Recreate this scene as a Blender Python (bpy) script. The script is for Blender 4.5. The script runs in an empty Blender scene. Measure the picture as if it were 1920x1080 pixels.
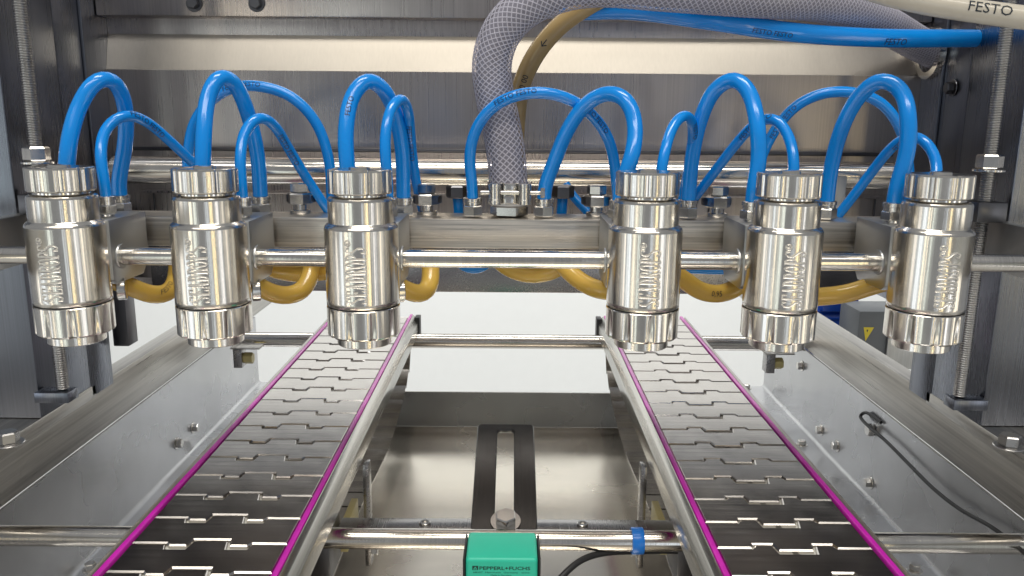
import bpy, bmesh, math, random
from mathutils import Vector, Matrix
random.seed(7)
S = bpy.context.scene
COL = S.collection
PI = math.pi

# ------------------------------------------------------------------ camera
F_PX, PITCH, ROLL = 1500.0, math.radians(11.86), 0.0082
fw = Vector((0, math.cos(PITCH), -math.sin(PITCH)))
r0 = Vector((1, 0, 0)); u0 = Vector((0, math.sin(PITCH), math.cos(PITCH)))
rt = r0*math.cos(ROLL) + u0*math.sin(ROLL)
up = u0*math.cos(ROLL) - r0*math.sin(ROLL)
cd = bpy.data.cameras.new('camera'); cam = bpy.data.objects.new('camera', cd); COL.objects.link(cam)
cd.sensor_width = 36; cd.lens = F_PX/1920*36; cd.clip_start = 0.02; cd.clip_end = 60
cam.matrix_world = Matrix(((rt.x, up.x, -fw.x, 0), (rt.y, up.y, -fw.y, 0), (rt.z, up.z, -fw.z, 0), (0, 0, 0, 1)))
S.camera = cam
S.render.resolution_x, S.render.resolution_y = 1024, 576
S.view_settings.view_transform = 'Standard'; S.view_settings.look = 'None'
S.view_settings.gamma = 1.0; S.view_settings.exposure = 0.0

# ------------------------------------------------------------------ world, exhibition hall ceiling lamps and added unseen lights
W = bpy.data.worlds.new('World'); S.world = W; W.use_nodes = True
W.node_tree.nodes['Background'].inputs[0].default_value = (0.90, 0.94, 1.0, 1)
W.node_tree.nodes['Background'].inputs[1].default_value = 0.29

def area(name, loc, target, sx, sy, power, col=(1, 1, 1)):
    d = bpy.data.lights.new(name, 'AREA'); d.shape = 'RECTANGLE'; d.size = sx; d.size_y = sy
    d.energy = power; d.color = col
    o = bpy.data.objects.new(name, d); COL.objects.link(o); o.location = loc
    o.rotation_euler = (Vector(target)-Vector(loc)).to_track_quat('-Z', 'Y').to_euler()
    return o
area('ceiling_lamp_front', (0.0, -0.9, 1.9), (0, 0.6, -0.2), 2.6, 0.35, 24, (1.0, 0.95, 0.86))
area('ceiling_lamp_back', (-0.1, -2.2, 2.3), (0, 0.6, -0.2), 1.3, 0.5, 2.1, (1.0, 0.87, 0.66))
area('ceiling_lamp_machine', (0.0, 0.35, 1.5), (0, 0.6, -0.3), 1.0, 0.3, 13, (1.0, 0.97, 0.9))
ZL = -0.55  # height of the unseen upright lights added to draw stripes on the nozzles
area('stripe_light_left_far', (-2.4, -0.1, ZL), (0, 0.6, -0.3), 0.35, 1.25, 2.6, (1.0, 0.97, 0.90))
area('stripe_light_left', (-2.1, -0.8, ZL), (0, 0.6, -0.3), 0.40, 1.25, 3.0, (0.82, 0.91, 1.0))
area('stripe_light_left_mid', (-1.55, -1.25, ZL), (0, 0.6, -0.3), 0.16, 1.25, 2.2, (1.0, 0.93, 0.76))
area('stripe_light_left_near', (-1.10, -1.7, ZL), (0, 0.6, -0.3), 0.26, 1.25, 1.9, (0.90, 1.0, 0.95))
area('stripe_light_right_near', (0.62, -1.9, ZL), (0, 0.6, -0.3), 0.16, 1.25, 1.1, (0.76, 0.87, 1.0))
area('stripe_light_right_mid', (1.15, -1.6, ZL), (0, 0.6, -0.3), 0.12, 1.25, 2.3, (1.0, 0.82, 0.46))
area('stripe_light_right', (1.85, -1.1, ZL), (0, 0.6, -0.3), 0.30, 1.25, 2.6, (0.95, 0.97, 1.0))
area('stripe_light_right_far', (2.4, -0.3, ZL), (0, 0.6, -0.3), 0.35, 1.25, 2.8, (1.0, 0.93, 0.78))
area('wall_fill_light', (0.0, 1.75, 1.1), (0, 3.0, -0.5), 3.6, 0.4, 46, (1.0, 1.0, 0.98))  # unseen light added to brighten the white wall

# ------------------------------------------------------------------ pixel helpers (photograph 1920x1080 -> point at a real depth)
def ray(x, y):
    return rt*((x-960)/F_PX) + up*((540-y)/F_PX) + fw
def P(x, y, Y):
    d = ray(x, y); return d*(Y/d.y)
def PX(x, y, X):
    d = ray(x, y); return d*(X/d.x)
def PZ(x, y, Z):
    d = ray(x, y); return d*(Z/d.z)

# ------------------------------------------------------------------ materials
def nodes(name):
    m = bpy.data.materials.new(name); m.use_nodes = True
    nt = m.node_tree; return m, nt, nt.nodes['Principled BSDF']
def link(nt, a, b): nt.links.new(a, b)

def metal(name, col, rough, brush=None, bump=0.0, smudge=0.08, angular=False, smscale=9.0, met=1.0, streak=0.10):
    m, nt, b = nodes(name)
    b.inputs['Metallic'].default_value = met
    tc = nt.nodes.new('ShaderNodeTexCoord')
    n2 = nt.nodes.new('ShaderNodeTexNoise'); n2.inputs['Scale'].default_value = smscale; n2.inputs['Detail'].default_value = 3
    link(nt, tc.outputs['Object'], n2.inputs['Vector'])
    mr = nt.nodes.new('ShaderNodeMapRange'); mr.inputs[1].default_value = 0.22; mr.inputs[2].default_value = 0.78
    mr.inputs[3].default_value = max(0.02, rough-smudge); mr.inputs[4].default_value = rough+smudge
    link(nt, n2.outputs['Fac'], mr.inputs[0]); link(nt, mr.outputs[0], b.inputs['Roughness'])
    cr = nt.nodes.new('ShaderNodeMapRange'); cr.inputs[1].default_value = 0.2; cr.inputs[2].default_value = 0.8
    cr.inputs[3].default_value = 0.90; cr.inputs[4].default_value = 1.06
    link(nt, n2.outputs['Fac'], cr.inputs[0])
    mx = nt.nodes.new('ShaderNodeMix'); mx.data_type = 'RGBA'; mx.blend_type = 'MULTIPLY'; mx.inputs[0].default_value = 1.0
    mx.inputs[6].default_value = (*col, 1); link(nt, cr.outputs[0], mx.inputs[7]); link(nt, mx.outputs[2], b.inputs['Base Color'])
    if bump > 0:
        n1 = nt.nodes.new('ShaderNodeTexNoise'); n1.inputs['Detail'].default_value = 3; n1.inputs['Scale'].default_value = 1.0
        if angular:
            sp = nt.nodes.new('ShaderNodeSeparateXYZ'); link(nt, tc.outputs['Object'], sp.inputs[0])
            at = nt.nodes.new('ShaderNodeMath'); at.operation = 'ARCTAN2'
            link(nt, sp.outputs[0], at.inputs[0])
            ng = nt.nodes.new('ShaderNodeMath'); ng.operation = 'MULTIPLY'; ng.inputs[1].default_value = -1
            link(nt, sp.outputs[1], ng.inputs[0]); link(nt, ng.outputs[0], at.inputs[1])
            cb = nt.nodes.new('ShaderNodeCombineXYZ')
            ml = nt.nodes.new('ShaderNodeMath'); ml.operation = 'MULTIPLY'; ml.inputs[1].default_value = 7.0
            link(nt, at.outputs[0], ml.inputs[0]); link(nt, ml.outputs[0], cb.inputs[0])
            mz = nt.nodes.new('ShaderNodeMath'); mz.operation = 'MULTIPLY'; mz.inputs[1].default_value = 0.8
            link(nt, sp.outputs[2], mz.inputs[0]); link(nt, mz.outputs[0], cb.inputs[1])
            link(nt, cb.outputs[0], n1.inputs['Vector'])
        else:
            mp = nt.nodes.new('ShaderNodeMapping'); mp.inputs['Scale'].default_value = brush
            link(nt, tc.outputs['Object'], mp.inputs['Vector']); link(nt, mp.outputs[0], n1.inputs['Vector'])
        if brush and streak:
            sm = nt.nodes.new('ShaderNodeMapRange'); sm.clamp = False; sm.inputs[1].default_value = 0.3; sm.inputs[2].default_value = 0.7
            sm.inputs[3].default_value = 1-streak; sm.inputs[4].default_value = 1+streak
            link(nt, n1.outputs['Fac'], sm.inputs[0])
            for src, dst in ((mx.outputs[2], 'Base Color'), (mr.outputs[0], 'Roughness')):
                if dst == 'Roughness':
                    mm = nt.nodes.new('ShaderNodeMath'); mm.operation = 'MULTIPLY'; link(nt, src, mm.inputs[0]); link(nt, sm.outputs[0], mm.inputs[1]); link(nt, mm.outputs[0], b.inputs[dst])
                else:
                    m3 = nt.nodes.new('ShaderNodeMix'); m3.data_type = 'RGBA'; m3.blend_type = 'MULTIPLY'; m3.inputs[0].default_value = 1.0
                    link(nt, src, m3.inputs[6]); link(nt, sm.outputs[0], m3.inputs[7]); link(nt, m3.outputs[2], b.inputs[dst])
        bp = nt.nodes.new('ShaderNodeBump'); bp.inputs['Strength'].default_value = bump
        bp.inputs['Distance'].default_value = 0.004 if angular else 0.001
        link(nt, n1.outputs['Fac'], bp.inputs['Height']); link(nt, bp.outputs[0], b.inputs['Normal'])
    return m

def plastic(name, col, rough=0.35, coat=0.0, sss=0.0, trans=0.0, var=0.06):
    m, nt, b = nodes(name)
    tc = nt.nodes.new('ShaderNodeTexCoord'); n = nt.nodes.new('ShaderNodeTexNoise')
    n.inputs['Scale'].default_value = 30; n.inputs['Detail'].default_value = 4
    link(nt, tc.outputs['Object'], n.inputs['Vector'])
    r = nt.nodes.new('ShaderNodeMapRange'); r.inputs[3].default_value = 1-var*2; r.inputs[4].default_value = 1+var*2
    link(nt, n.outputs['Fac'], r.inputs[0])
    mx = nt.nodes.new('ShaderNodeMix'); mx.data_type = 'RGBA'; mx.blend_type = 'MULTIPLY'; mx.inputs[0].default_value = 1
    mx.inputs[6].default_value = (*col, 1); link(nt, r.outputs[0], mx.inputs[7]); link(nt, mx.outputs[2], b.inputs['Base Color'])
    b.inputs['Roughness'].default_value = rough; b.inputs['Coat Weight'].default_value = coat
    b.inputs['Coat Roughness'].default_value = 0.06
    if sss:
        b.inputs['Subsurface Weight'].default_value = sss; b.inputs['Subsurface Radius'].default_value = (1, 1, 1)
        b.inputs['Subsurface Scale'].default_value = 0.004
    b.inputs['Transmission Weight'].default_value = trans
    return m

M = {}
M['turned'] = metal('turned_stainless', (0.75, 0.71, 0.645), 0.195, bump=0.05, smudge=0.03, angular=True, smscale=40)
M['etched'] = metal('etched_letter_steel', (0.88, 0.84, 0.77), 0.42, smudge=0.03, smscale=40, met=0.75)
M['polished'] = metal('polished_stainless', (0.74, 0.71, 0.66), 0.14, smudge=0.05, smscale=30)
M['rod'] = metal('ground_rod_steel', (0.74, 0.70, 0.64), 0.16, brush=(1200, 6, 6), bump=0.05, smudge=0.06, smscale=25)
M['bar'] = metal('brushed_bar_steel', (0.76, 0.71, 0.64), 0.36, brush=(10, 500, 500), bump=0.22, smudge=0.06, smscale=14, streak=0.22)
M['block'] = metal('milled_block_steel', (0.50, 0.50, 0.49), 0.38, brush=(500, 20, 20), bump=0.08, smudge=0.06, smscale=30)
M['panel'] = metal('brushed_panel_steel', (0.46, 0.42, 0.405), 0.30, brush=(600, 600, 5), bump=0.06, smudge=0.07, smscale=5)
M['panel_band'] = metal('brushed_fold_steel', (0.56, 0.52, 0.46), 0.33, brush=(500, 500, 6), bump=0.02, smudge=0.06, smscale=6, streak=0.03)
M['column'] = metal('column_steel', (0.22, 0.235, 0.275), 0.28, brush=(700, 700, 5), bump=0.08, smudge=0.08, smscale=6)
M['rail'] = metal('frame_rail_steel', (0.50, 0.48, 0.45), 0.36, brush=(300, 5, 400), bump=0.12, smudge=0.08, smscale=8, streak=0.18)
M['tray'] = metal('tray_sheet_steel', (0.56, 0.565, 0.58), 0.28, brush=(5, 9, 9), bump=0.08, smudge=0.13, smscale=7, met=0.78)
M['pan'] = metal('pan_sheet_steel', (0.86, 0.80, 0.70), 0.24, brush=(5, 30, 5), bump=0.08, smudge=0.10, smscale=6, met=0.85, streak=0.05)
M['slat'] = metal('chain_slat_steel', (0.52, 0.49, 0.46), 0.18, brush=(9, 300, 9), bump=0.008, smudge=0.05, smscale=26)
M['guide_rail'] = metal('guide_rail_steel', (0.55, 0.53, 0.49), 0.24, brush=(300, 4, 300), bump=0.06, smudge=0.06, smscale=12)
M['panwall'] = metal('pan_wall_steel', (0.36, 0.35, 0.33), 0.28, brush=(6, 6, 6), bump=0.03, smudge=0.07, smscale=9)
M['fit'] = metal('fitting_steel', (0.66, 0.64, 0.61), 0.22, smudge=0.06, smscale=60)
M['thread'] = metal('thread_steel', (0.55, 0.54, 0.53), 0.30, smudge=0.05, smscale=60)
M['darkmetal'] = metal('dark_steel', (0.16, 0.16, 0.17), 0.34, smudge=0.08, smscale=20)
M['plate'] = metal('slotted_plate_steel', (0.11, 0.107, 0.105), 0.22, brush=(500, 15, 500), bump=0.08, smudge=0.07, smscale=16)
M['bracket'] = metal('bracket_steel', (0.36, 0.35, 0.35), 0.26, brush=(500, 15, 500), bump=0.08, smudge=0.08, smscale=16)
M['blue'] = plastic('blue_polyurethane', (0.0, 0.265, 0.80), 0.2, 0.4, 0.1)
M['amber'] = plastic('amber_polyurethane', (0.92, 0.60, 0.12), 0.20, 0.3, 0.5, 0.25)
M['tan'] = plastic('tan_polyurethane', (0.44, 0.31, 0.14), 0.20, 0.3, 0.35)
M['cream'] = plastic('cream_polyurethane', (0.60, 0.55, 0.46), 0.25, 0.2, 0.3)
M['magenta'] = plastic('magenta_wear_plastic', (0.60, 0.02, 0.45), 0.26, 0.2, var=0.16)
M['gap_white'] = plastic('gap_glint_white', (0.80, 0.78, 0.72), 0.4)  # pale colour standing in for edge glints in the chain gaps
M['teal'] = plastic('teal_sensor_plastic', (0.035, 0.62, 0.42), 0.38, 0.0, 0.1, var=0.03)
M['black'] = plastic('black_rubber', (0.02, 0.02, 0.022), 0.45)
M['ink'] = plastic('black_print', (0.012, 0.02, 0.03), 0.5)
M['inkblue'] = plastic('dark_blue_print', (0.004, 0.02, 0.08), 0.4)
M['inkgreen'] = plastic('dark_green_print', (0.004, 0.05, 0.035), 0.5)
M['clip'] = plastic('blue_clip_plastic', (0.01, 0.20, 0.72), 0.3, 0.2)
M['motor'] = plastic('blue_motor_paint', (0.006, 0.06, 0.38), 0.3, 0.3)
M['greybox'] = plastic('grey_box_paint', (0.13, 0.14, 0.15), 0.45)
M['yellow'] = plastic('yellow_print', (0.75, 0.58, 0.03), 0.4)
M['yellowwear'] = plastic('yellow_guide_plastic', (0.66, 0.56, 0.25), 0.4)
M['wall'] = plastic('white_wall_paint', (0.86, 0.87, 0.86), 0.7, var=0.01)
M['floor'] = plastic('pale_floor', (0.62, 0.62, 0.61), 0.5, var=0.05)
# clear braided hose wall
m, nt, b = nodes('clear_hose_wall')
b.inputs['Base Color'].default_value = (0.40, 0.39, 0.43, 1); b.inputs['Roughness'].default_value = 0.12
tr = nt.nodes.new('ShaderNodeBsdfTransparent'); tr.inputs[0].default_value = (0.86, 0.85, 0.90, 1)
mixs = nt.nodes.new('ShaderNodeMixShader'); mixs.inputs[0].default_value = 0.22
link(nt, tr.outputs[0], mixs.inputs[1]); link(nt, b.outputs[0], mixs.inputs[2])
link(nt, mixs.outputs[0], nt.nodes['Material Output'].inputs['Surface'])
M['clear'] = m
M['core'] = plastic('hose_inner_wall', (0.43, 0.42, 0.445), 0.3)
M['braid'] = plastic('white_braid_yarn', (0.92, 0.91, 0.93), 0.5)

# ------------------------------------------------------------------ builders
def tag(o, label=None, cat=None, group=None, kind=None):
    if label: o['label'] = label
    if cat: o['category'] = cat
    if group: o['group'] = group
    if kind: o['kind'] = kind
    return o
def empty(name, loc=(0, 0, 0)):
    o = bpy.data.objects.new(name, None); COL.objects.link(o); o.location = loc
    o.empty_display_size = 0.02; return o
def mesh(name, v, f, mat, parent=None, smooth=False, sharp=None):
    me = bpy.data.meshes.new(name); me.from_pydata([tuple(p) for p in v], [], f); me.update()
    if smooth:
        me.polygons.foreach_set('use_smooth', [True]*len(me.polygons))
        me.set_sharp_from_angle(angle=math.radians(sharp if sharp else 35))
    me.materials.append(M[mat] if isinstance(mat, str) else mat)
    o = bpy.data.objects.new(name, me); COL.objects.link(o)
    if parent: o.parent = parent
    return o
def from_bm(name, bm, mat, parent=None, smooth=True, sharp=35):
    me = bpy.data.meshes.new(name); bm.to_mesh(me); bm.free()
    if smooth:
        me.polygons.foreach_set('use_smooth', [True]*len(me.polygons)); me.set_sharp_from_angle(angle=math.radians(sharp))
    me.materials.append(M[mat]); o = bpy.data.objects.new(name, me); COL.objects.link(o)
    if parent: o.parent = parent
    return o
def box(name, a, c, mat, parent=None, bev=0.0008, seg=2):
    x0, x1 = sorted((a[0], c[0])); y0, y1 = sorted((a[1], c[1])); z0, z1 = sorted((a[2], c[2]))
    bm = bmesh.new(); bmesh.ops.create_cube(bm, size=1)
    for v in bm.verts:
        v.co = Vector((x0 if v.co.x < 0 else x1, y0 if v.co.y < 0 else y1, z0 if v.co.z < 0 else z1))
    if bev: bmesh.ops.bevel(bm, geom=bm.edges[:], offset=bev, segments=seg, affect='EDGES', profile=0.5)
    return from_bm(name, bm, mat, parent, True, 24)
def extrude_poly(name, pts, axis, d0, d1, mat, parent=None, bev=0.0006):
    """pts: 2D outline in the two other axes (cyclic), extruded along axis from d0 to d1."""
    def mk(p, d):
        return {'x': (d, p[0], p[1]), 'y': (p[0], d, p[1]), 'z': (p[0], p[1], d)}[axis]
    bm = bmesh.new(); vs = [bm.verts.new(mk(p, d0)) for p in pts]; f = bm.faces.new(vs)
    ex = bmesh.ops.extrude_face_region(bm, geom=[f])
    off = Vector(mk((0, 0), d1-d0))
    bmesh.ops.translate(bm, vec=off, verts=[v for v in ex['geom'] if isinstance(v, bmesh.types.BMVert)])
    bmesh.ops.recalc_face_normals(bm, faces=bm.faces[:])
    if bev: bmesh.ops.bevel(bm, geom=bm.edges[:], offset=bev, segments=2, affect='EDGES', profile=0.5)
    return from_bm(name, bm, mat, parent, True, 24)
def lathe_vf(prof, n=48, rfun=None, cap0=True, cap1=True, phase=0.0):
    """prof: (r, z); rfun(phi, i, r) -> r"""
    v = []; f = []
    for i, (r, z) in enumerate(prof):
        for k in range(n):
            a = 2*PI*k/n+phase; rr = rfun(a, i, r) if rfun else r
            v.append((rr*math.sin(a), -rr*math.cos(a), z))
    for i in range(len(prof)-1):
        for k in range(n):
            k2 = (k+1) % n
            f.append((i*n+k, i*n+k2, (i+1)*n+k2, (i+1)*n+k))
    if cap0: f.append(tuple(reversed(range(n))))
    if cap1: f.append(tuple((len(prof)-1)*n+k for k in range(n)))
    return v, f
def xf(v, loc=(0, 0, 0), direction=None):
    L = Vector(loc)
    if direction is None: return [Vector(p)+L for p in v]
    q = Vector((0, 0, 1)).rotation_difference(Vector(direction).normalized())
    return [q @ Vector(p)+L for p in v]
def lathe(name, prof, mat, parent=None, n=48, loc=(0, 0, 0), direction=None, rfun=None, sharp=35, phase=0.0):
    v, f = lathe_vf(prof, n, rfun, phase=phase)
    return mesh(name, xf(v, loc, direction), f, mat, parent, True, sharp)
def rod(name, p0, p1, r, mat, parent=None, n=40, ch=0.0008):
    p0, p1 = Vector(p0), Vector(p1); L = (p1-p0).length
    return lathe(name, [(r-ch, 0), (r, ch), (r, L-ch), (r-ch, L)], mat, parent, n, p0, p1-p0)
def hex_prof(r, h, z=0.0):
    return [(r*0.88, z), (r, z+h*0.12), (r, z+h*0.88), (r*0.88, z+h)]
def hexnut(name, r, h, mat, parent, loc, direction=None, phase=PI/6):
    return lathe(name, hex_prof(r, h), mat, parent, 6, loc, direction, sharp=20, phase=phase)
def bolt(name, loc, direction, r, mat, parent, washer=True):
    h = hexnut(name, r, r*1.1, mat, parent, loc, direction, phase=random.random())
    if washer:
        d = Vector(direction).normalized()
        lathe('washer', [(r*1.35, 0), (r*1.4, r*0.06), (r*1.35, r*0.14)], mat, h, 28, Vector(loc)-d*r*0.13, direction)
    return h

def spline(pts, step=0.004):
    pts = [Vector(p) for p in pts]
    ext = [pts[0]*2-pts[1]]+pts+[pts[-1]*2-pts[-2]]
    out = []
    for i in range(1, len(ext)-2):
        p0, p1, p2, p3 = ext[i-1:i+3]
        t0 = 0; t1 = t0+max((p1-p0).length, 1e-6)**0.5; t2 = t1+max((p2-p1).length, 1e-6)**0.5; t3 = t2+max((p3-p2).length, 1e-6)**0.5
        n = max(2, int((p2-p1).length/step))
        for k in range(n):
            t = t1+(t2-t1)*k/n
            A1 = p0*((t1-t)/(t1-t0))+p1*((t-t0)/(t1-t0)); A2 = p1*((t2-t)/(t2-t1))+p2*((t-t1)/(t2-t1)); A3 = p2*((t3-t)/(t3-t2))+p3*((t-t2)/(t3-t2))
            B1 = A1*((t2-t)/(t2-t0))+A2*((t-t0)/(t2-t0)); B2 = A2*((t3-t)/(t3-t1))+A3*((t-t1)/(t3-t1))
            out.append(B1*((t2-t)/(t2-t1))+B2*((t-t1)/(t2-t1)))
    out.append(pts[-1])
    for _ in range(6):
        out = [out[0]]+[(out[i-1]+out[i]*2+out[i+1])/4 for i in range(1, len(out)-1)]+[out[-1]]
    return out
def frames(path):
    T = []
    for i in range(len(path)):
        a = path[max(0, i-1)]; b = path[min(len(path)-1, i+1)]; T.append((b-a).normalized())
    n = Vector((0, -1, 0)); n = (n-T[0]*n.dot(T[0]))
    if n.length < 1e-3: n = Vector((1, 0, 0))-T[0]*T[0].x
    n.normalize(); N = []
    for t in T:
        n = (n-t*n.dot(t)).normalized(); N.append(n.copy())
    L = [0.0]
    for i in range(1, len(path)): L.append(L[-1]+(path[i]-path[i-1]).length)
    return T, N, L
def tube_vf(path, r, n=16):
    T, N, L = frames(path); v = []; f = []
    for p, t, nn in zip(path, T, N):
        b = t.cross(nn)
        for k in range(n):
            a = 2*PI*k/n; v.append(p+(nn*math.cos(a)+b*math.sin(a))*r)
    for i in range(len(path)-1):
        for k in range(n):
            k2 = (k+1) % n; f.append((i*n+k, i*n+k2, (i+1)*n+k2, (i+1)*n+k))
    f.append(tuple(reversed(range(n)))); f.append(tuple((len(path)-1)*n+k for k in range(n)))
    return v, f
def tube(name, pts, r, mat, parent=None, n=18, step=0.004):
    path = spline(pts, step); v, f = tube_vf(path, r, n)
    return mesh(name, v, f, mat, parent, True, 60), path

# lettering from the built-in font, as flat mesh data (x along, y up)
_tc = {}
def text_vf(txt, bold=0.0):
    key = (txt, bold)
    if key in _tc: return _tc[key]
    cu = bpy.data.curves.new('t', 'FONT'); cu.body = txt; cu.size = 1.0; cu.resolution_u = 2; cu.offset = bold
    o = bpy.data.objects.new('t', cu); COL.objects.link(o)
    dg = bpy.context.evaluated_depsgraph_get(); me = bpy.data.meshes.new_from_object(o.evaluated_get(dg))
    bm = bmesh.new(); bm.from_mesh(me)
    bmesh.ops.triangulate(bm, faces=bm.faces[:])
    for _ in range(3):
        bmesh.ops.subdivide_edges(bm, edges=[e for e in bm.edges if e.calc_length() > 0.16], cuts=1)
        bmesh.ops.triangulate(bm, faces=bm.faces[:])
    bm.verts.index_update()
    v = [tuple(q.co) for q in bm.verts]; f = [tuple(w.index for w in p.verts) for p in bm.faces]
    bm.free(); bpy.data.objects.remove(o); bpy.data.curves.remove(cu); bpy.data.meshes.remove(me)
    _tc[key] = (v, f); return v, f
def hose_print(path, r, txt, s0, size, ang, mat, parent, flip=False):
    """print txt on a hose, starting s0 metres along it, on the side given by a world direction"""
    T, N, L = frames(path); v, f = text_vf(txt); out = []
    side = Vector(ang)
    for (x, y, z) in v:
        s = s0+(x*size if not flip else -x*size)
        s = min(max(s, 0), L[-1]-1e-5)
        i = max(k for k in range(len(L)-1) if L[k] <= s); w = (s-L[i])/(L[i+1]-L[i])
        p = path[i].lerp(path[i+1], w); t = T[i].lerp(T[i+1], w).normalized()
        a = (side-t*side.dot(t)).normalized(); b = a.cross(t)
        if flip: b = -b
        th = (y-0.35)*size/r
        out.append(p+(a*math.cos(th)+b*math.sin(th))*(r+0.0002))
    return mesh('printing', out, f, mat, parent)

# ------------------------------------------------------------------ setting
wy = 2.6
wall = mesh('back_wall', [(-3, wy, -1.2), (3, wy, -1.2), (3, wy, 0.37), (-3, wy, 0.37), (-3, wy+.06, -1.2), (3, wy+.06, -1.2), (3, wy+.06, 0.37), (-3, wy+.06, 0.37)],
            [(0, 1, 2, 3), (5, 4, 7, 6), (3, 2, 6, 7), (1, 5, 6, 2), (4, 0, 3, 7)], 'wall')
tag(wall, kind='structure')
fl = mesh('floor', [(-4, -3, -1.2), (4, -3, -1.2), (4, 6, -1.2), (-4, 6, -1.2)], [(0, 1, 2, 3)], 'floor'); tag(fl, kind='structure')

# ------------------------------------------------------------------ machine frame
XI = 0.435
fr = empty('machine_frame', (0, 0.8, -0.5))
tag(fr, 'grey stainless steel machine frame with columns, rails and folded back panel', 'machine frame')
def FB(name, a, c, mat, bev=0.001):
    o = box(name, a, c, mat, fr, bev); o.matrix_parent_inverse = Matrix.Translation((0, -0.8, 0.5)); return o
def FP(o):
    o.parent = fr; o.matrix_parent_inverse = Matrix.Translation((0, -0.8, 0.5)); return o
PB = -0.188
for s in (-1, 1):
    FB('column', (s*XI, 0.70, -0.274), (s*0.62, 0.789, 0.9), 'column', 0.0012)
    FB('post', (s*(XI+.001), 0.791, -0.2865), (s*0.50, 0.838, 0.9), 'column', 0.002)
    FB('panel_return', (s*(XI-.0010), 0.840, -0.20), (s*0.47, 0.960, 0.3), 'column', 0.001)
    FB('side_rail', (s*0.455, 0.30, -0.3430), (s*0.477, 1.9, -0.2885), 'rail', 0.0015)
    # folded tray wall below the rail
    prof_ = [(s*0.4525, -0.3435)]+[(s*(0.4465+0.006*math.cos(a_)), -0.4580-0.006*math.sin(a_)) for a_ in [PI/2*k_/6 for k_ in range(7)]]+[(s*0.20, -0.4660), (s*0.20, -0.4690)]
    prof_ += [(s*(0.4465+0.009*math.cos(a_)), -0.4580-0.009*math.sin(a_)) for a_ in [PI/2*k_/6 for k_ in range(6, -1, -1)]]+[(s*0.4555, -0.3435)]
    FP(extrude_poly('tray_wall', prof_, 'y', 0.30, 1.37, 'tray', None, 0.0))
    # base plate and anchor bolt of the column
    FB('base_plate', (s*0.436, 0.60, -0.2880), (s*0.62, 0.80, -0.2745), 'rail')
# back panel: vertical sheet, leaning fold, lip
def sheet(name, pts, mat, th=0.002):
    q = []
    for i, (y, z) in enumerate(pts): q.append((y, z))
    back = [(y+th, z+th*0.3) for (y, z) in reversed(pts)]
    return FP(extrude_poly(name, q+back, 'x', -XI+0.0012, XI-0.0012, mat, None, 0.0))
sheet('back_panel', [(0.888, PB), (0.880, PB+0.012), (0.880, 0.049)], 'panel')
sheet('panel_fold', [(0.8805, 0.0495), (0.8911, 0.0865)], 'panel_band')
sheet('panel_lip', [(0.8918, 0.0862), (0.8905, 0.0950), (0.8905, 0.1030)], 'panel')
FB('overhead_beam', (-XI+.002, 0.868, 0.1025), (XI-.002, 0.95, 0.17), 'panel', 0.0015)
FB('slot_shadow_strip', (-0.40, 0.853, -0.0345), (0.40, 0.879, -0.0305), 'darkmetal', 0.0006)  # dark strip standing in for the shadowed slot above the rear pipe
FB('panel_flange', (-0.40, 0.862, -0.0800), (0.40, 0.879, -0.0775), 'panel', 0.0006)
FB('panel_shade_strip', (-0.40, 0.870, PB), (0.40, 0.8795, -0.135), 'bracket', 0.001)  # darker sheet that puts the shade of the lower panel into colour
for px in (290, 760, 1330, 1640):
    q = P(px, 380, 0.879); FB('seam_strip', (q.x-0.0008, 0.8775, -0.135), (q.x+0.0008, 0.8795, -0.081), 'darkmetal', 0.0003)
for px in (364, 481):
    q = P(px, 7, 0.868); FP(bolt('bolt', (q.x, 0.867, q.z), (0, -1, 0), 0.006, 'darkmetal', None))
# folded dark ends hanging at the panel's corners
FB('panel_end', (-XI+.001, 0.84, -0.245), (-XI+.018, 0.862, -0.10), 'darkmetal')
FB('panel_end', (XI-.001, 0.84, -0.215), (XI-.014, 0.862, -0.10), 'darkmetal')
# hose port ring on the right inner wall
q = P(1747, 100, 0.862)
v, f = lathe_vf([(0.019, 0), (0.026, 0), (0.0265, 0.006), (0.020, 0.006)], 40, None, False, False)
f += [(k, (k+1) % 40, 3*40+(k+1) % 40, 3*40+k)[::-1] for k in range(40)]
FP(mesh('hose_port', xf(v, (XI-0.0065, 0.862, q.z), (1, 0, 0)), f, 'polished', None, True))
q = PX(1785, 165, XI-.001); FP(bolt('bolt', (XI-.001, q.y, q.z), (-1, 0, 0), 0.006, 'darkmetal', None))
# screws in the tray walls
for (x, y) in ((1540, 806), (1570, 836), (1632, 905), (1504, 686)):
    q = PX(x, y, 0.4525); FP(bolt('screw', (0.4515, q.y, q.z), (-1, 0, 0), 0.006, 'fit', None))
for (x, y) in ((362, 802), (331, 831)):
    q = PX(x, y, -0.4525); FP(bolt('screw', (-0.4515, q.y, q.z), (1, 0, 0), 0.006, 'fit', None))
for (x, y, s) in ((405, 830, 0), (1400, 727, 0), (1503, 833, 0), (1715, 1068, 0), (170, 1066, 0)):
    q = PZ(x, y, -0.4635); FP(bolt('flange_screw', (q.x, q.y, -0.4635), (0, 0, 1), 0.006, 'fit', None))
# column foot bolts
for (x, y, X) in ((15, 822, -0.50), (1893, 828, 0.485)):
    q = PZ(x, y, -0.270); FP(bolt('foot_bolt', (q.x, q.y, -0.2735), (0, 0, 1), 0.009, 'thread', None))

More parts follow.
